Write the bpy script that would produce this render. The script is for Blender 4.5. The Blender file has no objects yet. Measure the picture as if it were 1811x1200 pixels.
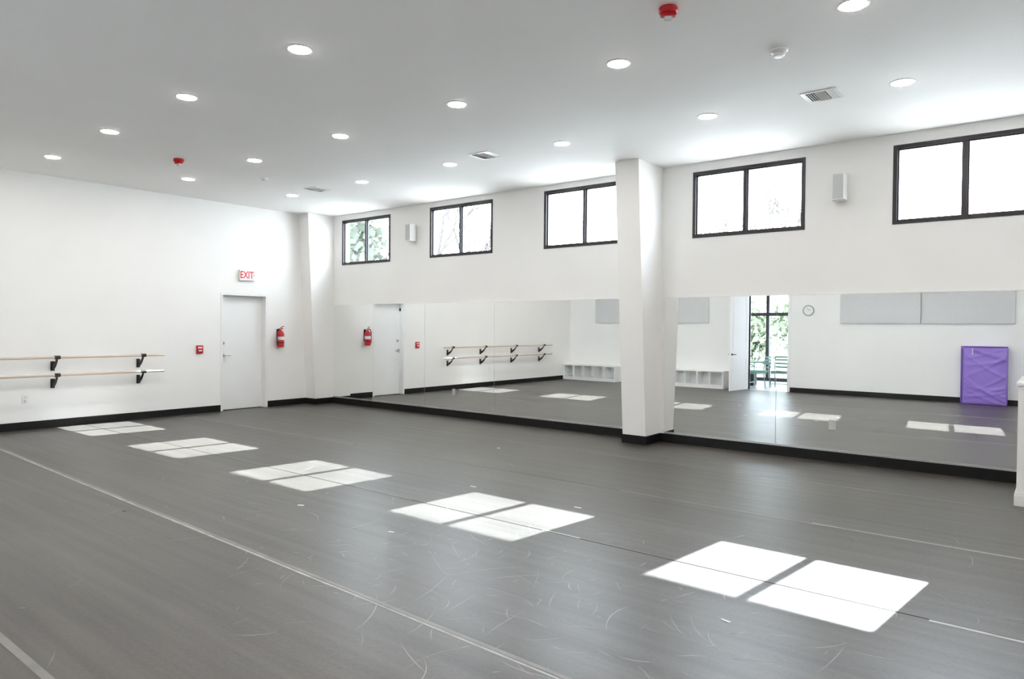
import bpy, bmesh, math, random
from mathutils import Vector, Matrix
random.seed(7)
PI = math.pi
scene = bpy.context.scene
C = scene.collection

# ------------------------------------------------------------------ camera
cam_d = bpy.data.cameras.new('camera')
cam = bpy.data.objects.new('camera', cam_d); C.objects.link(cam)
scene.camera = cam
cam_d.sensor_fit = 'HORIZONTAL'; cam_d.sensor_width = 36.0
cam_d.lens = 1230.0 / 1811.0 * 36.0
cam_d.clip_start = 0.05; cam_d.clip_end = 300
def camera_matrix(yaw, pitch, roll):
    a, p, r = (math.radians(v) for v in (yaw, pitch, roll))
    f = Vector((-math.sin(a)*math.cos(p), math.cos(a)*math.cos(p), -math.sin(p)))
    rt = Vector((math.cos(a), math.sin(a), 0)); up = rt.cross(f)
    rt2 = rt*math.cos(r) + up*math.sin(r); up2 = rt2.cross(f)
    m = Matrix((rt2, up2, -f)).transposed().to_4x4()
    return m
m = camera_matrix(38.328, 0.996, 0.469); m.translation = Vector((0, 0, 1.6))
cam.matrix_world = m

# ------------------------------------------------------------------ sky, sun, exposure
SKY = 15.0
world = bpy.data.worlds.new('sky'); scene.world = world
world.use_nodes = True
bg = world.node_tree.nodes['Background']
bg.inputs['Color'].default_value = (0.84, 0.905, 1.0, 1); bg.inputs['Strength'].default_value = SKY
sun_d = bpy.data.lights.new('sun', 'SUN'); sun = bpy.data.objects.new('sun', sun_d); C.objects.link(sun)
sun_d.energy = 56.0; sun_d.angle = math.radians(0.35); sun_d.color = (0.86, 0.93, 1.0)
sun.location = (2, 30, 20)
sun.rotation_euler = Vector((0.121, 1.0, 0.722)).to_track_quat('Z', 'Y').to_euler()
LAMP = 95.0
scene.view_settings.view_transform = 'Standard'; scene.view_settings.look = 'None'
scene.view_settings.exposure = 0.67; scene.view_settings.gamma = 1.0
scene.view_settings.use_curve_mapping = False
scene.cycles.max_bounces = 12; scene.cycles.diffuse_bounces = 7; scene.cycles.glossy_bounces = 6
scene.cycles.transparent_max_bounces = 12
scene.cycles.sample_clamp_indirect = 8.0
scene.cycles.use_denoising = True

# ------------------------------------------------------------------ room measures (metres)
L = -12.223; S = -0.333; D = 9.065; H = 3.866; E = 3.0
MIR = 9.055                       # face of the mirrors

# ------------------------------------------------------------------ materials
MATS = {}
def mat(name, col, rough=0.5, metal=0.0, spec=0.5, emit=None, estr=0.0, noise=0.0, nscale=8.0, bump=0.0, bscale=60.0):
    if name in MATS: return MATS[name]
    M = bpy.data.materials.new(name); M.use_nodes = True
    nt = M.node_tree; b = nt.nodes['Principled BSDF']
    b.inputs['Base Color'].default_value = (*col, 1); b.inputs['Roughness'].default_value = rough
    b.inputs['Metallic'].default_value = metal; b.inputs['Specular IOR Level'].default_value = spec
    if emit: b.inputs['Emission Color'].default_value = (*emit, 1); b.inputs['Emission Strength'].default_value = estr
    if noise or bump:
        tc = nt.nodes.new('ShaderNodeTexCoord')
    if noise:
        n = nt.nodes.new('ShaderNodeTexNoise'); n.inputs['Scale'].default_value = nscale; n.inputs['Detail'].default_value = 4
        r = nt.nodes.new('ShaderNodeValToRGB')
        r.color_ramp.elements[0].position = 0.3; r.color_ramp.elements[1].position = 0.7
        r.color_ramp.elements[0].color = (*[max(0, c*(1-noise)) for c in col], 1)
        r.color_ramp.elements[1].color = (*[min(1, c*(1+noise)) for c in col], 1)
        nt.links.new(tc.outputs['Object'], n.inputs['Vector']); nt.links.new(n.outputs['Fac'], r.inputs['Fac'])
        nt.links.new(r.outputs['Color'], b.inputs['Base Color'])
    if bump:
        n2 = nt.nodes.new('ShaderNodeTexNoise'); n2.inputs['Scale'].default_value = bscale; n2.inputs['Detail'].default_value = 3
        bp = nt.nodes.new('ShaderNodeBump'); bp.inputs['Strength'].default_value = bump; bp.inputs['Distance'].default_value = 0.004
        nt.links.new(tc.outputs['Object'], n2.inputs['Vector']); nt.links.new(n2.outputs['Fac'], bp.inputs['Height'])
        nt.links.new(bp.outputs['Normal'], b.inputs['Normal'])
    MATS[name] = M
    return M

WALL = mat('white wall paint', (0.895, 0.885, 0.868), 0.6, noise=0.012, nscale=1.5, bump=0.12, bscale=120)
CEIL = mat('ceiling paint', (0.935, 0.928, 0.918), 0.8, noise=0.01, nscale=1.0, bump=0.1, bscale=90)
WHITE = mat('white enamel', (0.86, 0.86, 0.85), 0.35, noise=0.01)
DOORW = mat('white door paint', (0.87, 0.87, 0.865), 0.4, noise=0.01, nscale=3)
BLACK = mat('black rubber base', (0.006, 0.0055, 0.0055), 0.5, spec=0.3, noise=0.2, nscale=20)
FRAME = mat('dark bronze aluminium', (0.035, 0.030, 0.034), 0.35, metal=0.3, noise=0.08, nscale=30)
STEEL = mat('brushed steel', (0.5, 0.5, 0.49), 0.3, metal=1.0, noise=0.06, nscale=40)
ALU = mat('aluminium channel', (0.75, 0.75, 0.74), 0.3, metal=0.9, noise=0.04, nscale=40)
IRON = mat('black bracket iron', (0.012, 0.012, 0.012), 0.4, noise=0.15, nscale=30)
RED = mat('red gloss paint', (0.55, 0.012, 0.018), 0.3, noise=0.06, nscale=12)
REDSIGN = mat('red sign letters', (0.75, 0.03, 0.04), 0.5, noise=0.03)
GREY = mat('grey grille', (0.58, 0.58, 0.57), 0.6, noise=0.05, nscale=60, bump=0.3, bscale=300)
DARK = mat('dark void', (0.03, 0.03, 0.03), 0.8, noise=0.05)
FABRIC = mat('pale grey panel fabric', (0.64, 0.64, 0.645), 0.9, noise=0.03, nscale=40, bump=0.5, bscale=400)
PURPLE = mat('purple vinyl', (0.25, 0.15, 0.53), 0.38, noise=0.06, nscale=5)
PURPLED = mat('dark purple vinyl edge', (0.07, 0.03, 0.22), 0.45, noise=0.06, nscale=5)
GREEN = mat('sage green seat', (0.10, 0.25, 0.17), 0.5, noise=0.08)
GREENM = mat('green grey tube', (0.16, 0.22, 0.20), 0.35, metal=0.4, noise=0.05)
TAPE = mat('worn grey tape', (0.36, 0.355, 0.34), 0.45, noise=0.25, nscale=7)
TAPEF = mat('faint grey tape', (0.19, 0.183, 0.17), 0.42, noise=0.2, nscale=5)
SCRAP = mat('white tape scrap', (0.8, 0.8, 0.78), 0.5, noise=0.05)
CONCRETE = mat('pale concrete', (0.49, 0.48, 0.465), 0.85, noise=0.08, nscale=0.7)
ASPHALT = mat('worn asphalt', (0.20, 0.20, 0.205), 0.9, noise=0.12, nscale=0.9)
DIMGROUND = mat('light dimming ground', (0.09, 0.075, 0.06), 0.95, noise=0.3, nscale=5)  # kept dark so less sun bounces up to the ceiling
TILE = mat('pale lobby tile', (0.46, 0.46, 0.52), 0.25, noise=0.15, nscale=2.0)
BARK = mat('grey bark', (0.055, 0.05, 0.047), 0.9, noise=0.25, nscale=6)
LEAF = mat('grey green leaves', (0.062, 0.078, 0.056), 0.6, noise=0.35, nscale=1.4)
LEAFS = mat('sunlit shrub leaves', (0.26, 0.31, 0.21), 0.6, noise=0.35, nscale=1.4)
BRICKW = mat('outside wall render', (0.55, 0.52, 0.48), 0.9, noise=0.05)

def wood_mat():
    M = bpy.data.materials.new('pale barre wood'); M.use_nodes = True
    nt = M.node_tree; b = nt.nodes['Principled BSDF']; b.inputs['Roughness'].default_value = 0.4
    tc = nt.nodes.new('ShaderNodeTexCoord'); mp = nt.nodes.new('ShaderNodeMapping'); mp.inputs['Scale'].default_value = (30, 1.2, 30)
    n = nt.nodes.new('ShaderNodeTexNoise'); n.inputs['Scale'].default_value = 2.5; n.inputs['Detail'].default_value = 6
    r = nt.nodes.new('ShaderNodeValToRGB')
    r.color_ramp.elements[0].color = (0.58, 0.46, 0.36, 1); r.color_ramp.elements[1].color = (0.74, 0.64, 0.54, 1)
    nt.links.new(tc.outputs['Object'], mp.inputs['Vector']); nt.links.new(mp.outputs['Vector'], n.inputs['Vector'])
    nt.links.new(n.outputs['Fac'], r.inputs['Fac']); nt.links.new(r.outputs['Color'], b.inputs['Base Color'])
    return M
WOOD = wood_mat()

def mirror_mat():
    M = bpy.data.materials.new('silvered mirror'); M.use_nodes = True
    nt = M.node_tree; nt.nodes.clear()
    o = nt.nodes.new('ShaderNodeOutputMaterial'); g = nt.nodes.new('ShaderNodeBsdfGlossy')
    g.inputs['Roughness'].default_value = 0.0
    tc = nt.nodes.new('ShaderNodeTexCoord'); n = nt.nodes.new('ShaderNodeTexNoise'); n.inputs['Scale'].default_value = 0.8
    r = nt.nodes.new('ShaderNodeValToRGB')
    r.color_ramp.elements[0].color = (0.955, 0.97, 0.96, 1); r.color_ramp.elements[1].color = (0.965, 0.975, 0.965, 1)
    nt.links.new(tc.outputs['Object'], n.inputs['Vector']); nt.links.new(n.outputs['Fac'], r.inputs['Fac'])
    nt.links.new(r.outputs['Color'], g.inputs['Color']); nt.links.new(g.outputs[0], o.inputs['Surface'])
    return M
MIRROR = mirror_mat()

def glass_mat(name='clear window glass', c=((0.90, 0.93, 0.93, 1), (0.93, 0.95, 0.95, 1))):
    M = bpy.data.materials.new(name); M.use_nodes = True
    nt = M.node_tree; nt.nodes.clear()
    o = nt.nodes.new('ShaderNodeOutputMaterial'); g = nt.nodes.new('ShaderNodeBsdfGlossy'); t = nt.nodes.new('ShaderNodeBsdfTransparent')
    g.inputs['Roughness'].default_value = 0.02
    tc = nt.nodes.new('ShaderNodeTexCoord'); n = nt.nodes.new('ShaderNodeTexNoise'); n.inputs['Scale'].default_value = 3
    r = nt.nodes.new('ShaderNodeValToRGB')
    r.color_ramp.elements[0].color = c[0]; r.color_ramp.elements[1].color = c[1]
    nt.links.new(tc.outputs['Object'], n.inputs['Vector']); nt.links.new(n.outputs['Fac'], r.inputs['Fac'])
    nt.links.new(r.outputs['Color'], t.inputs['Color'])
    lw = nt.nodes.new('ShaderNodeLayerWeight'); lw.inputs['Blend'].default_value = 0.25
    ml = nt.nodes.new('ShaderNodeMath'); ml.operation = 'MULTIPLY'; ml.inputs[1].default_value = 0.35
    mx = nt.nodes.new('ShaderNodeMixShader')
    nt.links.new(lw.outputs['Facing'], ml.inputs[0]); nt.links.new(ml.outputs[0], mx.inputs['Fac'])
    nt.links.new(t.outputs[0], mx.inputs[1]); nt.links.new(g.outputs[0], mx.inputs[2])
    nt.links.new(mx.outputs[0], o.inputs['Surface'])
    return M
GLASS = glass_mat()
GLASST = glass_mat('tinted entrance glass', ((0.60, 0.62, 0.62, 1), (0.64, 0.66, 0.66, 1)))

def floor_mat():
    """grey stage vinyl: mottled, streaky along the sheets, scuffed with thin pale scratches"""
    M = bpy.data.materials.new('scuffed grey dance vinyl'); M.use_nodes = True
    nt = M.node_tree; N = nt.nodes.new; K = nt.links.new
    b = nt.nodes['Principled BSDF']
    tc = N('ShaderNodeTexCoord')
    def noise(scale, detail=2, vec=None, dist=0.0, sc=(1, 1, 1), rough=0.5):
        mp = N('ShaderNodeMapping'); mp.inputs['Scale'].default_value = sc
        mp.inputs['Location'].default_value = (random.uniform(0, 50), random.uniform(0, 50), 0)
        K(tc.outputs['Object'], mp.inputs['Vector'])
        n = N('ShaderNodeTexNoise'); n.inputs['Scale'].default_value = scale; n.inputs['Detail'].default_value = detail
        n.inputs['Distortion'].default_value = dist; n.inputs['Roughness'].default_value = rough
        K(mp.outputs['Vector'], n.inputs['Vector']); return n.outputs['Fac']
    def mth(op, a, v=None, c=None):
        n = N('ShaderNodeMath'); n.operation = op
        for i, x in enumerate((a, v, c)):
            if x is None: continue
            if isinstance(x, (int, float)): n.inputs[i].default_value = x
            else: K(x, n.inputs[i])
        return n.outputs[0]
    def mrange(x, a, b_, c=0.0, d=1.0):
        n = N('ShaderNodeMapRange'); n.clamp = True
        K(x, n.inputs[0]); n.inputs[1].default_value = a; n.inputs[2].default_value = b_
        n.inputs[3].default_value = c; n.inputs[4].default_value = d; return n.outputs[0]
    mott = noise(0.7, 5); streak = noise(1.6, 4, sc=(0.22, 7, 1)); fine = noise(45, 3)
    v = mth('ADD', mth('MULTIPLY', mth('SUBTRACT', mott, 0.5), 0.05), mth('MULTIPLY', mth('SUBTRACT', streak, 0.5), 0.035))
    v = mth('ADD', v, mth('MULTIPLY', mth('SUBTRACT', fine, 0.5), 0.05))
    v = mth('ADD', v, FLOORV)
    cb = N('ShaderNodeCombineColor')
    K(mth('MULTIPLY', v, 1.15), cb.inputs[0]); K(v, cb.inputs[1]); K(mth('MULTIPLY', v, 0.85), cb.inputs[2])
    K(cb.outputs[0], b.inputs['Base Color'])
    b.inputs['Roughness'].default_value = 0.37
    K(mth('ADD', mth('MULTIPLY', streak, 0.6), 0.38), b.inputs['Specular IOR Level'])
    bp = N('ShaderNodeBump'); bp.inputs['Strength'].default_value = 0.12; bp.inputs['Distance'].default_value = 0.002
    K(noise(160, 2), bp.inputs['Height']); K(bp.outputs['Normal'], b.inputs['Normal'])
    return M
FLOORV = 0.047
FLOOR = floor_mat()

LED = mat('lit diffuser', (1, 1, 1), 0.5, emit=(1.0, 0.955, 0.90), estr=LAMP)

# ------------------------------------------------------------------ mesh helpers
def bx(bm, x0, x1, y0, y1, z0, z1):
    v = [bm.verts.new((x, y, z)) for z in (z0, z1) for y in (y0, y1) for x in (x0, x1)]
    for q in ((0, 2, 3, 1), (4, 5, 7, 6), (0, 1, 5, 4), (2, 6, 7, 3), (0, 4, 6, 2), (1, 3, 7, 5)):
        bm.faces.new([v[i] for i in q])
    return v
def new(): return bmesh.new()
def obj(name, bm, m, parent=None, bevel=0.0, smooth=False, kind=None, seg=2):
    if bevel > 0:
        bmesh.ops.remove_doubles(bm, verts=bm.verts, dist=1e-6)
        bmesh.ops.bevel(bm, geom=list(bm.edges), offset=bevel, segments=seg, affect='EDGES', clamp_overlap=True)
    bmesh.ops.recalc_face_normals(bm, faces=bm.faces)
    me = bpy.data.meshes.new(name); bm.to_mesh(me); bm.free()
    if m: me.materials.append(m)
    if smooth:
        for p in me.polygons: p.use_smooth = True
    o = bpy.data.objects.new(name, me); C.objects.link(o)
    if parent: o.parent = parent
    if kind: o['kind'] = kind
    return o
def box(name, x0, x1, y0, y1, z0, z1, m, parent=None, bevel=0.0, kind=None):
    bm = new(); bx(bm, x0, x1, y0, y1, z0, z1); return obj(name, bm, m, parent, bevel, kind=kind)
def lathe(bm, prof, cx=0, cy=0, cz=0, n=32, axis='z'):
    rings = []
    for r, z in prof:
        ring = []
        for i in range(n):
            a = 2*PI*i/n
            c, s = r*math.cos(a), r*math.sin(a)
            p = (cx+c, cy+s, cz+z) if axis == 'z' else ((cx+c, cy+z, cz+s) if axis == 'y' else (cx+z, cy+c, cz+s))
            ring.append(bm.verts.new(p))
        rings.append(ring)
    for a, b in zip(rings, rings[1:]):
        for i in range(n): bm.faces.new((a[i], a[(i+1) % n], b[(i+1) % n], b[i]))
    for ring in (rings[0], rings[-1]):
        try: bm.faces.new(ring)
        except ValueError: pass
def tube(bm, pts, rad, n=8):
    pts = [Vector(p) for p in pts]
    rads = rad if isinstance(rad, (list, tuple)) else [rad]*len(pts)
    rings = []; up = Vector((0, 0, 1))
    for i, p in enumerate(pts):
        d = (pts[min(i+1, len(pts)-1)] - pts[max(i-1, 0)]).normalized()
        a = d.cross(up) if abs(d.dot(up)) < 0.98 else d.cross(Vector((1, 0, 0)))
        a.normalize(); b = d.cross(a)
        rings.append([bm.verts.new(p + a*rads[i]*math.cos(2*PI*k/n) + b*rads[i]*math.sin(2*PI*k/n)) for k in range(n)])
    for q, w in zip(rings, rings[1:]):
        for k in range(n): bm.faces.new((q[k], q[(k+1) % n], w[(k+1) % n], w[k]))
    bm.faces.new(rings[0]); bm.faces.new(rings[-1])
def thing(name, label, cat, loc=(0, 0, 0), rz=0.0, group=None):
    o = bpy.data.objects.new(name, None); C.objects.link(o); o.empty_display_size = 0.1
    o.location = loc; o.rotation_euler = (0, 0, rz); o['label'] = label; o['category'] = cat
    if group: o['group'] = group
    return o
def copy_tree(o, parent=None):
    c = o.copy(); C.objects.link(c)
    if parent: c.parent = parent
    for ch in [k for k in bpy.data.objects if k.parent == o and k != c]: copy_tree(ch, c)
    return c
def dup(root, loc, rz, label, group=None):
    r = copy_tree(root); r.location = loc; r.rotation_euler = (0, 0, rz); r['label'] = label
    if group: r['group'] = group
    return r
def struct(name):
    o = bpy.data.objects.new(name, None); C.objects.link(o); o['kind'] = 'structure'; return o

# ------------------------------------------------------------------ floor
fl = box('floor', L-0.3, E+0.3, S-0.12, D+0.25, -0.12, -0.004, DARK, kind='structure')
def seam(k, x):
    return (S, 1.15, 2.565 - 0.031*x, 4.45, 6.04, 7.66, D)[k]
XA, XB = L, E
for k in range(6):
    bm = new(); g = 0.003; ga = 0.006 if k == 3 else g; gb = 0.006 if k == 2 else g
    ya0, yb0 = seam(k, XA) + (ga if k else 0), seam(k, XB) + (ga if k else 0)
    ya1, yb1 = seam(k+1, XA) - (gb if k < 5 else 0), seam(k+1, XB) - (gb if k < 5 else 0)
    t = [bm.verts.new(p) for p in ((XA, ya0, 0), (XB, yb0, 0), (XB, yb1, 0), (XA, ya1, 0))]
    b = [bm.verts.new((v.co.x, v.co.y, -0.004)) for v in t]
    bm.faces.new(t); bm.faces.new(b[::-1])
    for i in range(4): bm.faces.new((t[i], b[i], b[(i+1) % 4], t[(i+1) % 4]))
    obj('vinyl_sheet', bm, FLOOR, fl)
def tape(k, xa, xb, w, m, off=0.0):
    bm = new(); n = 24; lo = []; hi = []
    for i in range(n+1):
        x = xa + (xb-xa)*i/n; y = seam(k, x) + off
        lo.append((x, y - w/2 + random.uniform(-.0015, .0015))); hi.append((x, y + w/2 + random.uniform(-.0015, .0015)))
    vl = [bm.verts.new((x, y, 0.0008)) for x, y in lo]; vh = [bm.verts.new((x, y, 0.0008)) for x, y in hi]
    v0 = [bm.verts.new((x, y, 0.0)) for x, y in lo]; v1 = [bm.verts.new((x, y, 0.0)) for x, y in hi]
    for i in range(n):
        bm.faces.new((vl[i], vl[i+1], vh[i+1], vh[i]))
        bm.faces.new((v0[i], v0[i+1], vl[i+1], vl[i])); bm.faces.new((vh[i], vh[i+1], v1[i+1], v1[i]))
    return obj('seam_tape', bm, m, fl)
tape(1, L, 0.5, 0.04, TAPEF)
tape(2, L, 0.5, 0.028, TAPEF, 0.014); tape(2, L, 0.5, 0.018, TAPE, -0.012)
tape(3, -10.6, -9.75, 0.02, TAPEF, 0.012); tape(3, -8.1, -7.15, 0.02, TAPEF, 0.012); tape(3, -5.5, -4.7, 0.02, TAPEF, 0.012); tape(3, -0.55, E, 0.028, TAPE, -0.014); tape(3, -3.2, -2.85, 0.02, TAPE, 0.012)
tape(4, -3.4, E, 0.022, TAPEF); tape(4, -1.6, 0.6, 0.014, TAPE, 0.016); tape(4, L, -7.5, 0.03, TAPEF)
tape(5, L, E, 0.024, TAPEF)
# pale scuffs and heel marks left by shoes: far too many to count
SCUFF = mat('pale shoe scuff', (0.27, 0.265, 0.255), 0.4, noise=0.2)
rs = random.Random(12); bm = new()
for k in range(420):
    if k < 270: cx_, cy_ = rs.gauss(-2.6, 1.5), rs.gauss(3.3, 0.75)
    else: cx_, cy_ = rs.uniform(-10.5, 0.2), rs.uniform(1.0, 6.5)
    if not (L+0.3 < cx_ < 0.6 and 0.8 < cy_ < 8.3): continue
    ln = rs.choice((0.05, 0.08, 0.1, 0.15, 0.22, 0.4)) * rs.uniform(0.7, 1.3); a = rs.uniform(0, 2*PI); cv = rs.uniform(-4, 4)*(0.25/max(ln, 0.1))
    w = rs.uniform(0.0008, 0.003); n = 7; p = Vector((cx_, cy_)); L_, R_ = [], []
    for i in range(n+1):
        u = i/n; ww = w*math.sin(PI*min(max(u, 0.06), 0.94))
        d_ = Vector((math.cos(a), math.sin(a))); nr = Vector((-d_.y, d_.x))
        L_.append(bm.verts.new((p.x+nr.x*ww, p.y+nr.y*ww, 0.0006))); R_.append(bm.verts.new((p.x-nr.x*ww, p.y-nr.y*ww, 0.0006)))
        p = p + d_*ln/n; a += cv*ln/n
    for i in range(n): bm.faces.new((L_[i], L_[i+1], R_[i+1], R_[i]))
obj('scuff_marks', bm, SCUFF, fl)['kind'] = 'stuff'

# ------------------------------------------------------------------ shell
box('ceiling', L-0.3, E+0.3, S-0.12, D+0.25, H, H+0.2, CEIL, kind='structure')
WT = 0.19
WINS = [(-11.633, -10.171, 2.845, 3.757), (-9.10, -7.603, 2.857, 3.770), (-6.531, -5.03, 2.857, 3.776),
        (-4.014, -2.534, 2.845, 3.745), (-1.564, -0.10, 2.825, 3.735), (0.90, 2.38, 2.835, 3.745)]
bm = new(); x = L-0.3
for (a, b, z0, z1) in WINS:
    bx(bm, x, a, D, D+WT, -0.1, H); bx(bm, a, b, D, D+WT, -0.1, z0); bx(bm, a, b, D, D+WT, z1, H); x = b
bx(bm, x, E+0.3, D, D+WT, -0.1, H)
obj('wall_north', bm, WALL, kind='structure')
# west wall with the recess of the flush door
DY0, DY1, DZ = 6.757, 7.727, 2.205
RC = 0.125
bm = new()
bx(bm, L-0.3, L, S-0.12, DY0, -0.1, H); bx(bm, L-0.3, L, DY1, D, -0.1, H); bx(bm, L-0.3, L, DY0, DY1, DZ, H)
bx(bm, L-0.3, L-RC-0.05, DY0, DY1, -0.1, DZ)
obj('wall_west', bm, WALL, kind='structure')
# south wall with the tall doorway
OX0, OX1, OZ = -6.54, -5.53, 2.72
SW = 0.12
bm = new()
bx(bm, L-0.3, OX0, S-SW, S, -0.1, H); bx(bm, OX1, E+0.3, S-SW, S, -0.1, H); bx(bm, OX0, OX1, S-SW, S, OZ, H)
obj('wall_south', bm, WALL, kind='structure')
box('wall_east', E, E+0.3, S, D, -0.1, H, WALL, kind='structure')

# furred steel columns, deeper towards the ceiling
def column(x0, x1, yb, yt, n):
    bm = new()
    v = [bm.verts.new(p) for p in ((x0, D, 0), (x1, D, 0), (x1, yb, 0), (x0, yb, 0), (x0, D, H), (x1, D, H), (x1, yt, H), (x0, yt, H))]
    for q in ((0, 1, 2, 3), (4, 7, 6, 5), (0, 4, 5, 1), (1, 5, 6, 2), (2, 6, 7, 3), (3, 7, 4, 0)): bm.faces.new([v[i] for i in q])
    return obj('trim_%d' % n, bm, WALL, kind='structure')
column(-4.82, -4.465, 8.63, 8.335, 1)
column(L, -11.905, 8.615, 8.43, 2)

# black rubber base
BH = 0.118; BT = 0.012
def base(name, segs):
    bm = new()
    for (x0, y0, x1, y1, nx, ny) in segs:      # line on the wall, n = normal into the room
        px, py = nx*BT, ny*BT
        xs = sorted((x0, x1, x0+px, x1+px)); ys = sorted((y0, y1, y0+py, y1+py))
        bx(bm, xs[0], xs[-1], ys[0], ys[-1], 0.0, BH)
        px, py = nx*(BT+0.008), ny*(BT+0.008)
        xs = sorted((x0, x1, x0+px, x1+px)); ys = sorted((y0, y1, y0+py, y1+py))
        bx(bm, xs[0], xs[-1], ys[0], ys[-1], 0.0, 0.012)
    o = obj(name, bm, BLACK, kind='structure'); return o
base('baseboard_west', [(L, S+0.42, L, DY0-0.005, 1, 0), (L, DY1+0.005, L, 8.615, 1, 0)])
base('baseboard_north', [(-11.905, MIR-0.0, -4.82, MIR, 0, -1), (-4.465, MIR, -0.306, MIR, 0, -1),
                         (-4.82-0.012, 8.63, -4.465+0.012, 8.63, 0, -1), (-4.465, 8.63, -4.465, MIR, 1, 0), (-4.82, 8.63, -4.82, MIR, -1, 0),
                         (L, 8.615, -11.905+0.012, 8.615, 0, -1), (-11.905, 8.615, -11.905, MIR, 1, 0), (-0.145, D, E, D, 0, -1)])
base('baseboard_south', [(OX1+0.07, S, E, S, 0, 1)])
base('baseboard_east', [(E, S, E, D, -1, 0)])

# ------------------------------------------------------------------ clerestory windows
MIDS = [-10.903, -8.355, -5.782, -3.292, -0.86, 1.64]
for i, ((a, b, z0, z1), mx_) in enumerate(zip(WINS, MIDS)):
    w = struct('window_%d' % (i+1))
    fw = 0.042; y0, y1 = D-0.006, D+0.075
    bm = new()
    bx(bm, a, b, y0, y1, z0, z0+fw); bx(bm, a, b, y0, y1, z1-fw, z1)
    bx(bm, a, a+fw, y0, y1, z0+fw, z1-fw); bx(bm, b-fw, b, y0, y1, z0+fw, z1-fw)
    obj('window_frame', bm, FRAME, w)
    box('mullion', mx_-0.02, mx_+0.02, y0+0.004, y1-0.01, z0+fw, z1-fw, FRAME, w, 0.003)
    for (pa, pb) in ((a+fw, mx_-0.02), (mx_+0.02, b-fw)):
        bm = new()
        bx(bm, pa, pb, D+0.040, D+0.046, z0+fw, z1-fw)
        obj('pane', bm, GLASS, w)
        # sliding sash rails behind the glass edge
        s = 0.016
        bm = new(); ys0, ys1 = D+0.03, D+0.06
        bx(bm, pa, pa+s, ys0, ys1, z0+fw, z1-fw); bx(bm, pb-s, pb, ys0, ys1, z0+fw, z1-fw)
        bx(bm, pa+s, pb-s, ys0, ys1, z0+fw, z0+fw+s); bx(bm, pa+s, pb-s, ys0, ys1, z1-fw-s, z1-fw)
        obj('sash', bm, FRAME, w)
    box('window_sill', a-0.03, b+0.03, D+WT-0.01, D+WT+0.05, z0-0.04, z0-0.005, ALU, w)

# ------------------------------------------------------------------ flush exit door (door_1)
d1 = struct('door_1')
XD = L - RC
box('door_leaf', XD-0.045, XD, DY0+0.05, DY1-0.05, 0.008, DZ-0.05, DOORW, d1, 0.002)
bm = new()
bx(bm, XD-0.05, L+0.004, DY0, DY0+0.045, 0, DZ); bx(bm, XD-0.05, L+0.004, DY1-0.045, DY1, 0, DZ)
bx(bm, XD-0.05, L+0.004, DY0+0.045, DY1-0.045, DZ-0.045, DZ)
bx(bm, XD, XD+0.015, DY0+0.045, DY0+0.058, 0, DZ-0.045); bx(bm, XD, XD+0.015, DY1-0.058, DY1-0.045, 0, DZ-0.045)
bx(bm, XD, XD+0.015, DY0+0.058, DY1-0.058, DZ-0.058, DZ-0.045)
obj('door_frame', bm, WHITE, d1)
hy = DY0+0.115
bm = new(); lathe(bm, [(0.0, 0), (0.032, 0), (0.032, 0.008), (0.014, 0.012), (0.012, 0.05), (0.0, 0.05)], XD, hy, 1.03, 20, 'x')
tube(bm, [(XD+0.045, hy, 1.03), (XD+0.055, hy+0.03, 1.03), (XD+0.055, hy+0.12, 1.028)], 0.010, 8)
h = obj('door_handle', bm, STEEL, d1, smooth=False)
bm = new(); lathe(bm, [(0.0, 0), (0.03, 0), (0.03, 0.014), (0.014, 0.016), (0.012, 0.03), (0, 0.03)], XD, hy, 1.262, 20, 'x')
obj('deadbolt', bm, STEEL, d1)
box('latch_guard', XD-0.001, XD+0.005, DY0+0.051, DY0+0.072, 0.98, 1.07, IRON, d1)
box('door_contact', XD+0.016, XD+0.045, DY0+0.046, DY0+0.075, 1.965, 2.03, IRON, d1, 0.003)

# ------------------------------------------------------------------ tall panelled door standing open (door_2) and its casing
d2 = struct('door_2'); d2.location = (OX0+0.005, S+0.02, 0); d2.rotation_euler = (0, 0, math.radians(97.5))
DW, DH = 0.96, 2.66
bm = new(); bx(bm, 0, DW, -0.0, 0.042, 0.01, DH); leaf = obj('door_leaf', bm, DOORW, d2, 0.002)
def panel(bm, xa, xb, za, zb, side):
    y = 0.042 if side > 0 else 0.0
    d = 0.006*side
    for (a0, a1, c0, c1) in ((xa, xb, za, za+0.018), (xa, xb, zb-0.018, zb), (xa, xa+0.018, za+0.018, zb-0.018), (xb-0.018, xb, za+0.018, zb-0.018)):
        bx(bm, a0, a1, min(y, y+d), max(y, y+d), c0, c1)
bm = new()
for sd in (1, -1):
    panel(bm, 0.13, DW-0.13, 1.06, DH-0.14, sd); panel(bm, 0.13, DW-0.13, 0.22, 0.84, sd)
obj('door_moulding', bm, DOORW, d2)
bm = new()
for sd in (1, -1):
    y = 0.042 if sd > 0 else 0.0
    lathe(bm, [(0, 0), (0.03, 0), (0.03, 0.008*sd), (0.012, 0.012*sd), (0.011, 0.05*sd), (0, 0.05*sd)], DW-0.07, y, 0.95, 18, 'y')
    tube(bm, [(DW-0.07, y+0.045*sd, 0.95), (DW-0.10, y+0.055*sd, 0.95), (DW-0.19, y+0.055*sd, 0.948)], 0.010, 8)
obj('door_handle', bm, IRON, d2)
bm = new(); j = 0.02
bx(bm, OX0-0.02, OX0+0.0, S-SW, S, 0, OZ); bx(bm, OX1, OX1+0.02, S-SW, S, 0, OZ); 
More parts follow.
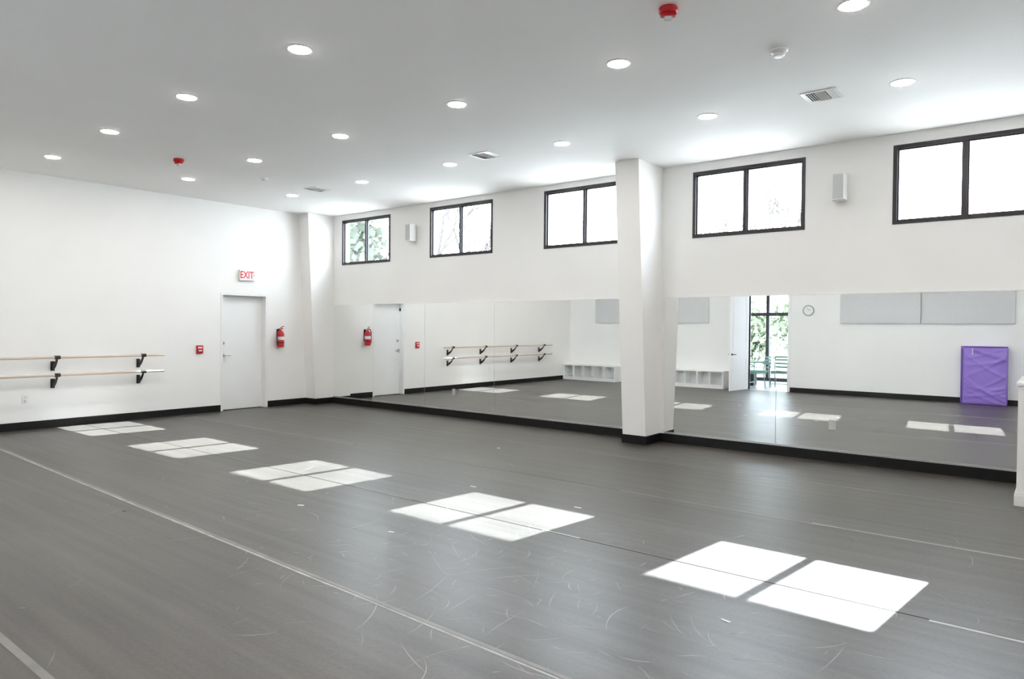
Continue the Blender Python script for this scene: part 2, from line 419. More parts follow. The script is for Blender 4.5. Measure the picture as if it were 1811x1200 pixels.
for yy in ((S, S+0.015), (S-SW-0.015, S-SW)):
    bx(bm, OX0-0.06, OX0, yy[0], yy[1], 0, OZ); bx(bm, OX1, OX1+0.06, yy[0], yy[1], 0, OZ); bx(bm, OX0-0.06, OX1+0.06, yy[0], yy[1], OZ, OZ+0.06)
obj('trim_3', bm, WHITE, kind='structure')

# ------------------------------------------------------------------ mirrors
ZT = 2.033; ZB = 0.138
def mirror(x0, x1, label):
    t = thing('wall_mirror', label, 'mirror', (x0, MIR, ZB))
    w = x1-x0; hgt = ZT-ZB
    bm = new(); bx(bm, 0.0025, w-0.0025, 0.0, 0.006, 0.0, hgt)
    obj('mirror_glass', bm, MIRROR, t)
    bm = new(); bx(bm, 0, w, -0.004, -0.001, -0.014, 0.008); bx(bm, 0, w, -0.004, D-MIR, -0.018, -0.012)
    obj('bottom_channel', bm, ALU, t)
    bm = new(); bx(bm, 0, w, -0.003, D-MIR, hgt+0.001, hgt+0.010)
    obj('top_channel', bm, WHITE, t)
    return t
mirror(-11.90, -9.207, 'wide frameless wall mirror in the far left corner, reflecting the red extinguisher')
mirror(-9.207, -7.541, 'narrow middle mirror panel reflecting the ballet barres, left of the white column')
mirror(-7.541, -4.825, 'wall mirror directly left of the white column, reflecting white cubbies')
mirror(-4.405, -2.853, 'wall mirror directly right of the white column, reflecting the open doorway')
mirror(-2.853, -0.308, 'rightmost wall mirror reflecting the purple mat and wall clock')

def outlet(x, y, z, face, label, chrome=True):
    """face 'y-': looks to -y, 'x+': looks to +x"""
    t = thing('power_outlet', label, 'outlet', (x, y, z), 0 if face == 'y-' else PI/2)
    bm = new(); bx(bm, -0.04, 0.04, -0.006, 0, -0.06, 0.06); obj('cover_plate', bm, ALU if chrome else WHITE, t, 0.002)
    for zz in (-0.028, 0.028):
        bm = new(); bx(bm, -0.018, 0.018, -0.010, -0.005, zz-0.018, zz+0.018); s = obj('socket', bm, WHITE, t, 0.003)
        bm = new(); bx(bm, -0.009, -0.006, -0.0108, -0.0102, zz-0.006, zz+0.008); bx(bm, 0.006, 0.009, -0.0108, -0.0102, zz-0.006, zz+0.008)
        obj('slot', bm, DARK, s)
    return t
outlet(-8.467, MIR, 0.441, 'y-', 'small chrome wall outlet set in the mirror left of the white column')
outlet(-2.176, MIR, 0.444, 'y-', 'small chrome wall outlet set in the mirror right of the white column')
outlet(L, 3.66, 0.46, 'x+', 'plain white outlet plate low on the left wall under the barres', False)

# ------------------------------------------------------------------ half wall at the right edge
t = thing('half_wall', 'white half wall with a moulded base at the right edge of the photo', 'partition', (-0.235, 8.45, 0))
box('wall_panel', -0.07, 0.09, -0.57, 0.605, 0, 1.10, WALL, t, 0.003)
box('cap', -0.085, 0.105, -0.585, 0.605, 1.10, 1.135, WHITE, t, 0.006)
bm = new()
for k, (o_, z1) in enumerate(((0.016, 0.10), (0.009, 0.125))): bx(bm, -0.07-o_, 0.09+o_, -0.57-o_, 0.60, 0, z1)
obj('base_moulding', bm, WHITE, t, 0.002)

# ------------------------------------------------------------------ recessed downlights
lights = [
 (-4.945, 3.415, 'recessed downlight at the front of the left rows, largest in the upper left ceiling'),
 (-6.871, 3.440, 'recessed downlight, second largest in the upper left, nearest row'),
 (-8.825, 3.502, 'recessed downlight in the nearest row, second from the left wall'),
 (-10.799, 3.562, 'leftmost recessed downlight, nearest row, close to the left wall'),
 (-10.690, 5.378, 'recessed downlight just below the small distant red alarm, near the left wall'),
 (-8.738, 5.318, 'recessed downlight in the middle row, just left of the small white ceiling sensor'),
 (-6.789, 5.256, 'recessed downlight in the middle row, third from the left wall'),
 (-4.870, 5.224, 'recessed downlight near the top middle, fourth from the left wall in the middle row'),
 (-3.017, 5.256, 'recessed downlight just below and left of the large red alarm'),
 (-1.179, 5.293, 'recessed downlight cut by the top edge of the photo at the upper right'),
 (-1.181, 7.207, 'rightmost recessed downlight, beside the right ceiling vent'),
 (-3.001, 7.118, 'recessed downlight above the column, left of the right ceiling vent'),
 (-4.856, 7.102, 'recessed downlight up left of the column top, in the row by the windows'),
 (-6.726, 7.085, 'recessed downlight left of the middle ceiling vent, in the row by the windows'),
 (-8.657, 7.120, 'recessed downlight in the window row, right of the farthest ceiling vent'),
 (-10.541, 7.140, 'farthest recessed downlight, in the corner left of the farthest vent'),
 (-3.02, 3.40, 'recessed downlight over the near floor, third from the right in its row'),
 (-1.15, 3.40, 'recessed downlight over the near floor, second from the right in its row'),
 (0.70, 3.40, 'recessed downlight over the near floor, rightmost in its row'),
 (0.68, 5.29, 'recessed downlight beyond the right edge in the middle row'),
 (0.68, 7.20, 'recessed downlight beyond the right edge in the window row'),
] + [(-10.80 + 1.9*k, 1.55, 'recessed downlight in the row along the back wall, %s' % w) for k, w in enumerate(('in the corner by the barres', 'over the corner cubby shelf', 'between the two cubby shelves', 'before the open tall door', 'before the wall clock', 'before the purple mat', 'nearest the east wall'))]
GL = 'round recessed downlights in the ceiling'
proto = None
for (x, y, lab) in lights:
    if proto is None:
        proto = thing('downlight', lab, 'ceiling light', (x, y, H), 0, GL)
        bm = new(); lathe(bm, [(0.088, 0.0), (0.106, 0.0), (0.104, -0.005), (0.092, -0.008), (0.088, -0.004)], n=32)
        # open ring: drop the two caps
        for f in [f for f in bm.faces if len(f.verts) > 4]: bm.faces.remove(f)
        obj('trim_ring', bm, WHITE, proto, smooth=True)
        bm = new(); lathe(bm, [(0.0, -0.001), (0.089, -0.001), (0.089, -0.007), (0.084, -0.0105), (0.07, -0.012), (0.0, -0.013)], n=28)
        bmesh.ops.remove_doubles(bm, verts=bm.verts, dist=1e-5)
        obj('diffuser', bm, LED, proto, smooth=False)
    else:
        dup(proto, (x, y, H), 0, lab)

# ------------------------------------------------------------------ alarms, sensors, vents on the ceiling
CLEAR = mat('clear strobe lens', (0.75, 0.78, 0.76), 0.15, noise=0.02)
def alarm(x, y, rz, label, s=1.0):
    t = thing('fire_alarm_strobe', label, 'alarm', (x, y, H), rz, 'red ceiling fire alarms')
    bm = new(); lathe(bm, [(0, 0), (0.062*s, 0), (0.068*s, -0.01), (0.068*s, -0.03), (0.060*s, -0.042), (0, -0.042)], n=28)
    bmesh.ops.remove_doubles(bm, verts=bm.verts, dist=1e-5); obj('alarm_body', bm, RED, t)
    bm = new(); bx(bm, -0.052*s, 0.052*s, -0.026*s, 0.026*s, -0.062, -0.042); obj('horn_housing', bm, RED, t, 0.004)
    bm = new(); bx(bm, -0.028*s, 0.028*s, -0.02*s, 0.02*s, -0.088, -0.062); obj('strobe_lens', bm, CLEAR, t, 0.006)
    return t
alarm(-2.222, 4.56, 0.6, 'large red round fire alarm strobe at the top of the photo')
alarm(-9.53, 4.66, 0.3, 'small distant red fire alarm strobe on the ceiling toward the left wall')
t = thing('smoke_detector', 'white smoke detector on the ceiling above the right ceiling vent', 'smoke detector', (-1.841, 5.79, H))
bm = new(); lathe(bm, [(0, 0), (0.068, 0), (0.070, -0.012), (0.060, -0.02), (0.048, -0.024), (0, -0.024)], n=28)
bmesh.ops.remove_doubles(bm, verts=bm.verts, dist=1e-5); obj('mounting_plate', bm, WHITE, t)
bm = new(); lathe(bm, [(0, -0.02), (0.040, -0.02), (0.040, -0.034), (0, -0.034)], n=24)
bmesh.ops.remove_doubles(bm, verts=bm.verts, dist=1e-5); obj('sensing_gap', bm, GREY, t)
bm = new(); lathe(bm, [(0, -0.034), (0.046, -0.034), (0.046, -0.044), (0.036, -0.056), (0, -0.058)], n=24)
bmesh.ops.remove_doubles(bm, verts=bm.verts, dist=1e-5); obj('detector_cap', bm, WHITE, t)
t = thing('ceiling_sensor', 'tiny white ceiling sensor between the far downlights', 'sensor', (-9.688, 6.059, H))
bm = new(); lathe(bm, [(0, 0), (0.062, 0), (0.060, -0.012), (0, -0.014)], n=24); bmesh.ops.remove_doubles(bm, verts=bm.verts, dist=1e-5); obj('mounting_plate', bm, WHITE, t)
bm = new(); lathe(bm, [(0, -0.012), (0.03, -0.012), (0.026, -0.034), (0, -0.038)], n=20); bmesh.ops.remove_doubles(bm, verts=bm.verts, dist=1e-5); obj('sensor_head', bm, GREY, t)

def vent(x, y, rz, label):
    t = thing('ceiling_vent', label, 'vent', (x, y, H), rz, 'square supply vents in the ceiling')
    a, b = 0.165, 0.135
    bm = new()
    bx(bm, -a, a, -a, -b, -0.008, 0); bx(bm, -a, a, b, a, -0.008, 0); bx(bm, -a, -b, -b, b, -0.008, 0); bx(bm, b, a, -b, b, -0.008, 0)
    obj('frame', bm, WHITE, t, 0.002)
    bm = new(); bx(bm, -b, b, -b, b, -0.0015, 0); obj('backing', bm, DARK, t)
    # three louvre fields: two side fields and a middle field
    def louvre(x0, x1, y0, y1, along, tilt):
        n = 4
        for i in range(n):
            bm = new()
            if along == 'x':
                yy = y0 + (y1-y0)*(i+0.5)/n; w = (y1-y0)/n*0.42
                p = [(x0, yy-w, -0.003), (x1, yy-w, -0.003), (x1, yy+w, -0.003-tilt), (x0, yy+w, -0.003-tilt)]
            else:
                xx = x0 + (x1-x0)*(i+0.5)/n; w = (x1-x0)/n*0.42
                p = [(xx-w, y0, -0.003), (xx-w, y1, -0.003), (xx+w, y1, -0.003-tilt), (xx+w, y0, -0.003-tilt)]
            v = [bm.verts.new(q) for q in p]; u = [bm.verts.new((q[0], q[1], q[2]-0.0015)) for q in p]
            bm.faces.new(v); bm.faces.new(u[::-1])
            for k in range(4): bm.faces.new((v[k], u[k], u[(k+1) % 4], v[(k+1) % 4]))
            obj('slat', bm, WHITE, t)
    louvre(-b, -0.05, -b, b, 'y', 0.012); louvre(0.055, b, -b, b, 'y', -0.0)
    louvre(-0.045, 0.05, -b, -0.004, 'x', 0.012); louvre(-0.045, 0.05, 0.004, b, 'x', 0.010)
    return t
vent(-1.853, 7.148, 0.0, 'square white ceiling vent at the right, above the middle right window')
vent(-6.0, 7.0, 0.0, 'square white ceiling vent left of the column, above the third window')
vent(-9.715, 7.07, 0.0, 'farthest square ceiling vent, near the far left corner')

# ------------------------------------------------------------------ speakers
def speaker(x, z, label):
    t = thing('wall_speaker', label, 'speaker', (x, D, z), 0, 'white wall speakers between the windows')
    bm = new(); a = 0.068; hh = 0.155
    prof = [(-a, 0), (a, 0), (a+0.006, -0.05), (a, -0.135), (0.9*a, -0.15), (-0.9*a, -0.15), (-a, -0.135), (-a-0.006, -0.05)]
    lo = [bm.verts.new((p, q-0.03, -hh)) for p, q in prof]; up = [bm.verts.new((p, q-0.03, hh)) for p, q in prof]
    bm.faces.new(lo); bm.faces.new(up[::-1]); n = len(prof)
    for i in range(n): bm.faces.new((lo[i], lo[(i+1) % n], up[(i+1) % n], up[i]))
    obj('cabinet', bm, WHITE, t, 0.003)
    bm = new(); bx(bm, -0.058, 0.058, -0.186, -0.180, -hh+0.012, hh-0.012); obj('grille', bm, GREY, t, 0.002)
    bm = new(); bx(bm, -0.02, 0.02, -0.03, 0, -0.05, 0.05); bx(bm, -0.035, 0.035, -0.006, 0, -0.08, 0.08); obj('bracket', bm, WHITE, t)
    return t
speaker(-9.50, 3.337, 'small white wall speaker between the two far left windows')
speaker(-2.115, 3.305, 'white wall speaker between the two right windows')

# ------------------------------------------------------------------ ballet barres on the west wall
BX = L + 0.20
YB = [5.29, 4.02, 2.69, 1.36]
def barre(z, y0, y1, label):
    t = thing('ballet_barre', label, 'barre', (L, 0, z), 0, 'wall barres on the left wall')
    bm = new(); tube(bm, [(0.20, y0, 0), (0.20, y0+0.004, 0)] + [(0.20, y0+(y1-y0)*k/8, 0) for k in range(1, 8)] + [(0.20, y1-0.004, 0), (0.20, y1, 0)], [0.014, 0.02]+[0.02]*7+[0.02, 0.014], 16)
    obj('rail', bm, WOOD, t, smooth=False)
    for y in YB:
        bm = new()
        # wall plate
        v = bx(bm, 0, 0.010, y-0.028, y+0.028, -0.21, -0.065)
        # curved flat arm
        pts = []
        for k in range(9):
            u = k/8; pts.append((0.008+0.185*u, -0.165 + 0.06*u + 0.085*u*u*u + 0.0*u))
        for k in range(8):
            (xa, za), (xb, zb) = pts[k], pts[k+1]
            ha, hb = 0.055*(1-k/8)+0.020, 0.055*(1-(k+1)/8)+0.020
            w = 0.014
            vv = [bm.verts.new(p) for p in ((xa, y-w, za-ha/2), (xb, y-w, zb-hb/2), (xb, y-w, zb+hb/2), (xa, y-w, za+ha/2),
                                            (xa, y+w, za-ha/2), (xb, y+w, zb-hb/2), (xb, y+w, zb+hb/2), (xa, y+w, za+ha/2))]
            for q in ((0, 1, 2, 3), (7, 6, 5, 4), (0, 4, 5, 1), (3, 2, 6, 7), (0, 3, 7, 4), (1, 5, 6, 2)): bm.faces.new([vv[i] for i in q])
        b_ = obj('bracket', bm, IRON, t)
        bm = new(); lathe(bm, [(0.020, -0.038), (0.029, -0.038), (0.029, 0.038), (0.020, 0.038)], 0.20, y, 0, 18, 'y')
        for f in [f for f in bm.faces if len(f.verts) > 4]: bm.faces.remove(f)
        obj('clamp', bm, IRON, b_)
    return t
barre(1.085, 0.95, 5.63, 'upper pale wooden ballet barre on black brackets along the left wall')
barre(0.815, 0.95, 5.63, 'lower pale wooden ballet barre on black brackets along the left wall')

# ------------------------------------------------------------------ exit sign, pull station, extinguisher
t = thing('exit_sign', 'white exit sign with red letters above the far white door', 'sign', (L, 7.265, 2.548))
box('sign_box', 0, 0.055, -0.155, 0.155, -0.10, 0.10, WHITE, t, 0.006)
cu = bpy.data.curves.new('lettering', 'FONT'); cu.body = 'EXIT'; cu.size = 0.185; cu.extrude = 0.001; cu.align_x = 'CENTER'; cu.align_y = 'CENTER'
cu.space_character = 1.02; cu.offset = 0.004
to = bpy.data.objects.new('lettering', cu); C.objects.link(to); to.parent = t
to.location = (0.0565, -0.012, 0.0); to.rotation_euler = (PI/2, 0, PI/2); to.scale = (0.72, 1, 1); cu.materials.append(REDSIGN)
bpy.context.view_layer.update()
me_ = bpy.data.meshes.new_from_object(to.evaluated_get(bpy.context.evaluated_depsgraph_get()))
tm = bpy.data.objects.new('letters', me_); C.objects.link(tm); tm.parent = t; tm.location = to.location; tm.rotation_euler = to.rotation_euler; tm.scale = to.scale
bpy.data.objects.remove(to)
bm = new()
for sgn in (1, -1):
    v = [bm.verts.new(p) for p in ((0.057, 0.118, 0.022*sgn), (0.057, 0.130, 0.022*sgn), (0.057, 0.146, 0), (0.057, 0.134, 0))]
    u = [bm.verts.new((p.co.x-0.002, p.co.y, p.co.z)) for p in v]; bm.faces.new(v); bm.faces.new(u[::-1])
    for k in range(4): bm.faces.new((v[k], u[k], u[(k+1) % 4], v[(k+1) % 4]))
obj('arrow', bm, REDSIGN, t)
box('wall_mount', -0.0, 0.01, -0.18, -0.155, -0.03, 0.03, WHITE, t)

t = thing('fire_alarm_pull', 'small red fire alarm pull box on the left wall beside the white door', 'alarm', (L, 6.352, 1.155))
box('backplate', 0, 0.03, -0.06, 0.06, -0.075, 0.075, RED, t, 0.004)
box('pull_handle', 0.03, 0.045, -0.03, 0.03, -0.03, -0.008, WHITE, t, 0.003)
box('label_strip', 0.0302, 0.032, -0.04, 0.04, 0.02, 0.05, SCRAP, t)
box('lock', 0.03, 0.04, -0.012, 0.012, -0.065, -0.05, IRON, t, 0.002)

ex, ey = L+0.10, 7.955
t = thing('fire_extinguisher', 'red fire extinguisher hanging on the wall right of the far white door', 'fire extinguisher', (ex, ey, 1.17))
bm = new(); lathe(bm, [(0, 0), (0.055, 0), (0.068, 0.015), (0.068, 0.26), (0.055, 0.30), (0.025, 0.325), (0.022, 0.345), (0, 0.345)], n=28)
bmesh.ops.remove_doubles(bm, verts=bm.verts, dist=1e-5); obj('cylinder', bm, RED, t, smooth=False)
bm = new(); lathe(bm, [(0.0685, 0.145), (0.0692, 0.145), (0.0692, 0.21), (0.0685, 0.21)], n=28)
for f in [f for f in bm.faces if len(f.verts) > 4]: bm.faces.remove(f)
obj('label_band', bm, SCRAP, t)
bm = new(); bx(bm, -0.015, 0.015, -0.02, 0.02, 0.345, 0.375)
obj('valve', bm, STEEL, t)
bm = new(); tube(bm, [(0, -0.01, 0.365), (0.03, 0.0, 0.372), (0.075, 0.01, 0.368)], 0.008, 6); tube(bm, [(0, 0, 0.38), (0.03, 0.01, 0.405), (0.085, 0.02, 0.415)], 0.008, 6)
obj('lever', bm, RED, t)
bm = new(); tube(bm, [(0, -0.02, 0.36), (0.01, -0.06, 0.36), (0.01, -0.085, 0.31), (0.01, -0.086, 0.2), (0.01, -0.084, 0.10), (0.012, -0.082, 0.05)], [0.01]*5+[0.014], 8)
obj('hose', bm, IRON, t)
bm = new(); bx(bm, -0.10, -0.094, -0.03, 0.03, 0.10, 0.36); bx(bm, -0.095, -0.065, -0.02, 0.02, 0.33, 0.345)
lathe(bm, [(0.0695, 0.085), (0.072, 0.085), (0.072, 0.10), (0.0695, 0.10)], n=24)
obj('wall_bracket', bm, IRON, t)

# ------------------------------------------------------------------ along the south wall (seen in the mirrors)
def cubby(x0, label, n=5, wdt=1.85):
    t = thing('cubby_shelf', label, 'shelf', (x0, S, 0), 0, 'low white cubby shelves along the back wall')
    hh, dp, th = 0.47, 0.395, 0.03; bz = 0.07
    box('top_board', 0, wdt, 0.001, dp+0.01, hh-th, hh, WHITE, t, 0.002)
    box('bottom_board', 0, wdt, 0.001, dp, bz, bz+th, WHITE, t, 0.002)
    box('plinth', 0.0, wdt, 0.001, dp-0.004, 0, bz, WHITE, t)
    box('back_board', 0, wdt, 0.001, 0.012, bz+th, hh-th, WHITE, t)
    for k in range(n+1):
        tw = 0.042; xx = (wdt-tw)*k/n
        box('divider', xx, xx+tw, 0.012, dp, bz+th, hh-th, WHITE, t, 0.002)
    return t
c1 = cubby(L+0.012, 'low white cubby shelf in the corner, seen in the mirror left of the column')
dup(c1, (-8.92, S, 0), 0, 'low white cubby shelf beside the open door, seen in the mirror right of the column')

def panel_abs(x0, x1, label):
    t = thing('acoustic_panel', label, 'acoustic panel', ((x0+x1)/2, S, 1.765), 0, 'pale grey acoustic panels on the back wall')
    w = (x1-x0)/2 - 0.006
    box('fabric_face', -w, w, 0.004, 0.055, 0.0, 1.19, FABRIC, t, 0.006)
    return t
panel_abs(-11.285, -9.47, 'grey acoustic wall panel nearest the corner, reflected left of the column')
panel_abs(-9.46, -7.645, 'grey acoustic wall panel above the cubbies, reflected right beside the column')
panel_abs(-4.285, -2.555, 'left one of the two adjoining grey acoustic panels right of the clock')
panel_abs(-2.548, -0.785, 'right one of the two adjoining grey acoustic panels, above the purple mat')

t = thing('wall_clock', 'round white wall clock reflected right of the bright doorway', 'clock', (-5.03, S, 2.087))
bm = new(); lathe(bm, [(0.115, 0.0), (0.135, 0.0), (0.137, 0.03), (0.128, 0.04), (0.115, 0.03)], 0, 0, 0, 36, 'y')
for f in [f for f in bm.faces if len(f.verts) > 4]: bm.faces.remove(f)
obj('rim', bm, mat('grey clock rim', (0.38, 0.38, 0.38), 0.4, noise=0.03), t)
bm = new(); lathe(bm, [(0, 0.001), (0.122, 0.001), (0.122, 0.022), (0, 0.022)], 0, 0, 0, 36, 'y'); bmesh.ops.remove_doubles(bm, verts=bm.verts, dist=1e-5)
obj('dial', bm, WHITE, t)
bm = new()
for k in range(12):
    a = 2*PI*k/12; c, s = math.cos(a), math.sin(a)
    bx(bm, 0.1*c-0.004, 0.1*c+0.004, 0.022, 0.0235, 0.1*s-0.004, 0.1*s+0.004)
obj('hour_marks', bm, IRON, t)
bm = new(); tube(bm, [(0, 0.025, 0), (0.052, 0.025, 0.02)], 0.003, 6); obj('hour_hand', bm, IRON, t)
bm = new(); tube(bm, [(0, 0.027, 0), (-0.03, 0.027, 0.08)], 0.0025, 6); obj('minute_hand', bm, IRON, t)

# purple folding mat: two folded halves standing on edge
t = thing('folding_mat', 'purple vinyl folding gym mat standing folded against the back wall', 'mat', (-1.30, S+0.02, 0), 0)
def mat_panel(name, x0, x1, y0, y1, z0, z1, wr, sd, parent, m):
    bm = new(); nx, nz = 44, 60; rnd = random.Random(sd)
    folds = [(rnd.uniform(-0.45, 0.45)*1.0, rnd.uniform(0.05, 0.95), rnd.uniform(0.018, 0.035), rnd.uniform(0.5, 1)) for _ in range(13)]
    front = [[None]*(nz+1) for _ in range(nx+1)]
    for i in range(nx+1):
        for j_ in range(nz+1):
            u, v = i/nx, j_/nz
            d = 0
            for (sl, c, w, a) in folds:
                q = (v - c - sl*(u-0.5) - 0.15*(u-0.5)**2)
                d += a*math.exp(-(q/w)**2)*(0.35+0.65*u)
            edge = min(u, 1-u, v, 1-v); e = min(1, edge/0.04)
            yy = y1 - (1-math.sqrt(max(0, 1-(1-e)**2)))*0.018 + wr*d*e
            front[i][j_] = bm.verts.new((x0+(x1-x0)*u, yy, z0+(z1-z0)*v))
    for i in range(nx):
        for j_ in range(nz): bm.faces.new((front[i][j_], front[i+1][j_], front[i+1][j_+1], front[i][j_+1]))
    # back & sides
    ring = [front[i][0] for i in range(nx+1)] + [front[nx][j_] for j_ in range(1, nz+1)] + [front[i][nz] for i in range(nx-1, -1, -1)] + [front[0][j_] for j_ in range(nz-1, 0, -1)]
    back = [bm.verts.new((v.co.x, y0, v.co.z)) for v in ring]
    n = len(ring)
    for k in range(n): bm.faces.new((ring[k], ring[(k+1) % n], back[(k+1) % n], back[k]))
    bm.faces.new(back)
    return obj(name, bm, m, parent, smooth=True)
mat_panel('rear_section', -0.455, 0.39, 0.0, 0.115, 0.0, 1.27, 0.003, 3, t, PURPLE)
fs = mat_panel('front_section', -0.405, 0.41, 0.125, 0.27, 0.0, 1.24, 0.020, 5, t, PURPLE)
bm = new(); bx(bm, -0.43, -0.408, 0.03, 0.24, 0.01, 1.2); bx(bm, -0.40, 0.40, 0.105, 0.14, 1.236, 1.262); obj('hinge_cloth', bm, PURPLED, t, 0.006)
bm = new()
for k in range(6):
    z = 1.09 + 0.024*k; w_ = 0.011 if k % 2 else 0.014
    bx(bm, -0.225-w_, -0.225+w_, 0.283, 0.287, z, z+0.013)
obj('printed_mark', bm, SCRAP, fs)

# ------------------------------------------------------------------ scraps on the floor
for (x, y, rz, a, b, m_, lab) in [
    (-5.296, 3.683, 0.5, 0.028, 0.012, SCRAP, 'white scrap of tape on the floor below the third sun patch'),
    (-5.828, 7.107, 0.2, 0.022, 0.012, SCRAP, 'white scrap on the floor in front of the mirrors left of the column'),
    (-4.608, 5.222, 0.1, 0.035, 0.008, SCRAP, 'thin white scrap at the top corner of the fourth sun patch'),
    (-3.359, 5.215, 0.0, 0.035, 0.008, SCRAP, 'thin white scrap near the upper right edge of the fourth sun patch'),
    (-4.073, 3.655, 0.3, 0.025, 0.007, SCRAP, 'thin white scrap left below the fourth sun patch'),
    (-1.422, 3.71, -0.2, 0.032, 0.007, SCRAP, 'thin white scrap just below the nearest, largest sun patch'),
    (-6.281, 2.604, 0.7, 0.014, 0.008, IRON, 'tiny dark speck of debris on the floor at lower left')]:
    bm = new(); bx(bm, -a, a, -b, b, 0, 0.002)
    o = obj('floor_scrap', bm, m_, None, 0.0007); o.location = (x, y, 0.0); o.rotation_euler = (0, 0, rz)
    o['label'] = lab; o['category'] = 'scrap'

# ------------------------------------------------------------------ lobby beyond the open doorway
LX0, LX1, LY0 = -9.6, -4.0, -3.8
lf = box('floor_lobby', LX0-0.2, LX1+0.2, LY0-0.1, S-SW, -0.12, -0.012, DARK, kind='structure')
ty = S-SW
ix = 0
while LX0 + 0.6*ix < LX1 - 0.01:
    iy = 0
    while ty - 0.6*iy > LY0 + 0.01:
        xa = LX0+0.6*ix; xb = min(xa+0.596, LX1); yb = ty-0.6*iy; ya = max(yb-0.596, LY0)
        box('tile', xa, xb, ya, yb, -0.012, 0.0, TILE, lf); iy += 1
    ix += 1
bm = new(); bx(bm, OX0, OX1, S-SW, S, -0.004, 0.004); obj('trim_4', bm, ALU, kind='structure')
box('ceiling_lobby', LX0-0.2, LX1+0.2, LY0-0.1, S-SW, 3.2, 3.4, CEIL, kind='structure')
box('wall_lobby_west', LX0-0.2, LX0, LY0-0.1, S-SW, -0.1, 3.2, WALL, kind='structure')
box('wall_lobby_east', LX1, LX1+0.2, LY0-0.1, S-SW, -0.1, 3.2, WALL, kind='structure')
sf = struct('window_7')
mull = [LX0+0.05, -8.38, -7.19, -6.0, -4.95, LX1-0.05]
for x in mull: box('mullion', x-0.048, x+0.048, LY0-0.1, LY0, 0, 3.2, FRAME, sf)
for a, b in zip(mull, mull[1:]):
    box('transom_bar', a+0.048, b-0.048, LY0-0.1, LY0, 2.02, 2.12, FRAME, sf)
    box('sill_bar', a+0.048, b-0.048, LY0-0.1, LY0, 0.0, 0.10, FRAME, sf)
    box('head_bar', a+0.048, b-0.048, LY0-0.1, LY0, 3.10, 3.2, FRAME, sf)
    box('pane', a+0.048, b-0.048, LY0-0.055, LY0-0.049, 0.10, 2.02, GLASST, sf)
    box('pane', a+0.048, b-0.048, LY0-0.055, LY0-0.049, 2.12, 3.10, GLASST, sf)
bm = new(); tube(bm, [(-7.44, LY0, 1.14), (-7.44, LY0+0.05, 1.14), (-7.42, LY0+0.07, 1.08), (-7.42, LY0+0.07, 0.68), (-7.44, LY0+0.05, 0.62), (-7.44, LY0, 0.62)], 0.014, 8)
tube(bm, [(-8.3, LY0+0.05, 0.72), (-7.44, LY0+0.05, 0.72)], 0.012, 8)
obj('pull_handle', bm, STEEL, sf)

def lobby_chair(x, y, rz, label):
    """origin at floor centre, faces +y"""
    t = thing('lobby_chair', label, 'chair', (x, y, 0), rz, 'green tubular chairs in the lobby')
    bm = new(); bx(bm, -0.22, 0.22, -0.20, 0.22, 0.40, 0.47); obj('seat', bm, GREEN, t, 0.02)
    for sx in (-1, 1):
        bm = new(); tube(bm, [(0.235*sx, 0.20, 0), (0.235*sx, 0.20, 0.66), (0.235*sx, 0.16, 0.69), (0.235*sx, -0.22, 0.69)], 0.013, 8); obj('front_leg', bm, GREENM, t)
        bm = new(); tube(bm, [(0.235*sx, -0.27, 0), (0.235*sx, -0.22, 0.45), (0.235*sx, -0.26, 0.86)], 0.013, 8); obj('rear_leg', bm, GREENM, t)
        bm = new(); tube(bm, [(0.235*sx, 0.20, 0.38), (0.235*sx, -0.23, 0.38)], 0.011, 8); obj('side_rail', bm, GREENM, t)
    for z in (0.56, 0.66, 0.76, 0.84):
        bm = new(); bx(bm, -0.225, 0.225, -0.275+0.0*z, -0.255, z-0.022, z+0.022); obj('back_slat', bm, GREEN, t, 0.004)
    bm = new(); tube(bm, [(-0.235, 0.20, 0.12), (0.235, 0.20, 0.12)], 0.01, 8); obj('stretcher', bm, GREENM, t)
    return t
lobby_chair(-6.60, -1.30, PI/2, 'green chair turned sideways in the left half of the reflected doorway')
lobby_chair(-6.03, -1.42, 0, 'green slat-back chair facing the studio in the right half of the reflected doorway')
t = thing('waste_bin', 'low black bin at the left edge of the reflected doorway', 'bin', (-6.98, -1.75, 0))
bm = new(); bx(bm, -0.14, 0.14, -0.14, 0.14, 0.0, 0.42); obj('bin_body', bm, BLACK, t, 0.02)
bm = new(); bx(bm, -0.15, 0.15, -0.15, 0.15, 0.42, 0.45); obj('bin_rim', bm, BLACK, t, 0.01)

# ------------------------------------------------------------------ outdoors
box('ground_north', -70, 50, D+WT+7.0, 90, -0.4, -0.15, CONCRETE, kind='structure')
box('ground_dimmer', -70, 50, D+WT, D+WT+7.0, -0.4, -0.17, DIMGROUND, kind='structure')  # unseen dark strip, added to weaken the ceiling glow by the windows
box('ground_south', -60, 40, -60, LY0-0.1, -0.3, -0.06, ASPHALT, kind='structure')

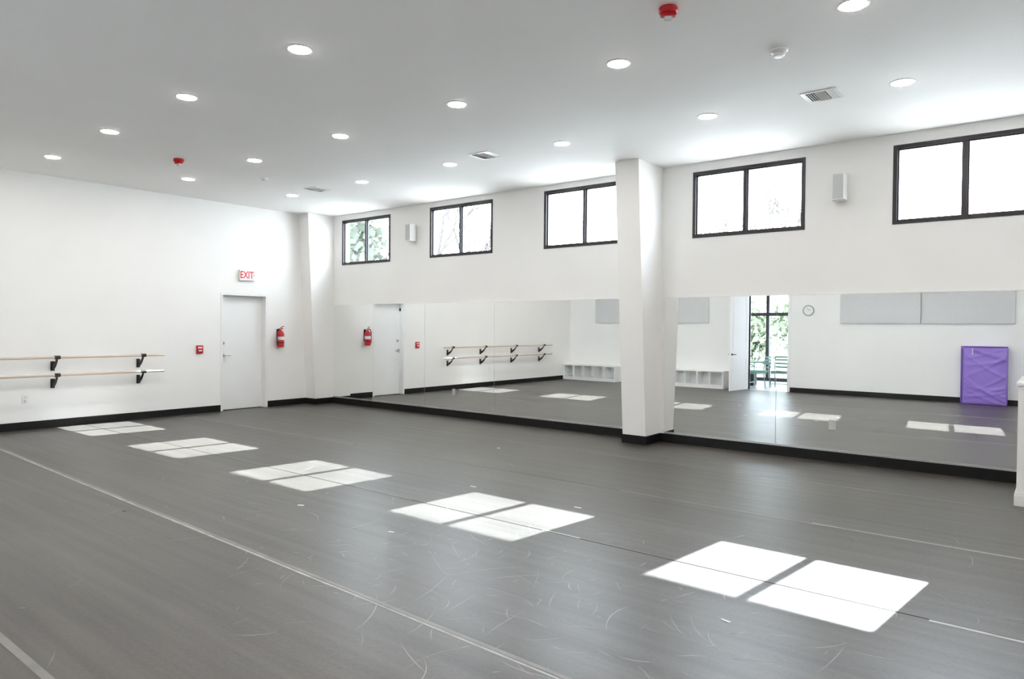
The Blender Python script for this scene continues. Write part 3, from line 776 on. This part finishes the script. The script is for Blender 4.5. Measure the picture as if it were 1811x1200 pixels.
def branchy(bm, p, d, length, rad, depth, rnd, tips):
    n = 4; pts = [p.copy()]; rads = [rad]; q = p.copy(); dd = d.copy()
    for k in range(n):
        dd = (dd + Vector((rnd.uniform(-.16, .16), rnd.uniform(-.16, .16), rnd.uniform(-.05, .12)))).normalized()
        q = q + dd*length/n; pts.append(q.copy()); rads.append(max(0.018, rad*(1-0.4*(k+1)/n)))
    tube(bm, pts, rads, 5 if depth > 2 else 3)
    tips.append(q.copy())
    if depth == 0: return
    for k in range(rnd.choice((2, 3, 3))):
        ang = rnd.uniform(0, 2*PI); sp = rnd.uniform(0.35, 0.85)
        nd = (dd + Vector((math.cos(ang), math.sin(ang), rnd.uniform(-.1, .4)))*sp).normalized()
        st = pts[rnd.choice((2, 3, 4))]
        branchy(bm, st, nd, length*rnd.uniform(0.6, 0.8), rad*0.55, depth-1, rnd, tips)
def tree(x, y, h, sd, label, depth=5, leaves=0, cr=1.0, lm=None, name='bare_tree', cat='tree', z0=-0.15, group=None):
    rnd = random.Random(sd); tips = []
    t = thing(name, label, cat, (x, y, z0), 0, group)
    bm = new(); branchy(bm, Vector((0, 0, 0)), Vector((0, 0, 1)), h*0.36, h*0.024, depth, rnd, tips)
    obj('trunk', bm, BARK, t)
    if leaves:
        bm = new()
        for k in range(leaves):
            c = rnd.choice(tips) + Vector((rnd.gauss(0, .4), rnd.gauss(0, .4), rnd.gauss(0, .35)))*cr
            a = Vector((rnd.uniform(-1, 1), rnd.uniform(-1, 1), rnd.uniform(-1, 1))).normalized(); b = a.orthogonal().normalized()
            s = rnd.uniform(0.10, 0.20)*cr
            vs = [bm.verts.new(c + a*s), bm.verts.new(c + b*s*0.7), bm.verts.new(c - a*s), bm.verts.new(c - b*s*0.7)]
            bm.faces.new(vs)
        o = obj('foliage', bm, lm or LEAF, t); o['kind'] = 'stuff'
    return t
tree(-22.3, 18.5, 7.4, 11, 'leafy tree outside the farthest left window, filling its lower half', 5, 14000, 1.25, LEAF, 'leafy_tree')
tree(-19.6, 20.5, 9.5, 4, 'bare tree with forking branches outside the second window from the left', 6)
tree(-16.9, 18.5, 8.6, 8, 'bare leaning tree at the right pane of the second window from the left', 5)
tree(-6.9, 24.0, 7.8, 21, 'bare tree whose branches rise in the right pane of the window right of the column', 6)
tree(-4.15, 30.0, 8.4, 5, 'distant bare treetop low in the left pane of the rightmost window', 4)
for k, (x, y, h, lab) in enumerate([(-11.2, -12.0, 2.5, 'low green leafy tree outside the glass entrance, left in the reflected doorway'),
                                    (-10.6, -19.0, 3.0, 'low green leafy tree outside the glass entrance, right in the reflected doorway')]):
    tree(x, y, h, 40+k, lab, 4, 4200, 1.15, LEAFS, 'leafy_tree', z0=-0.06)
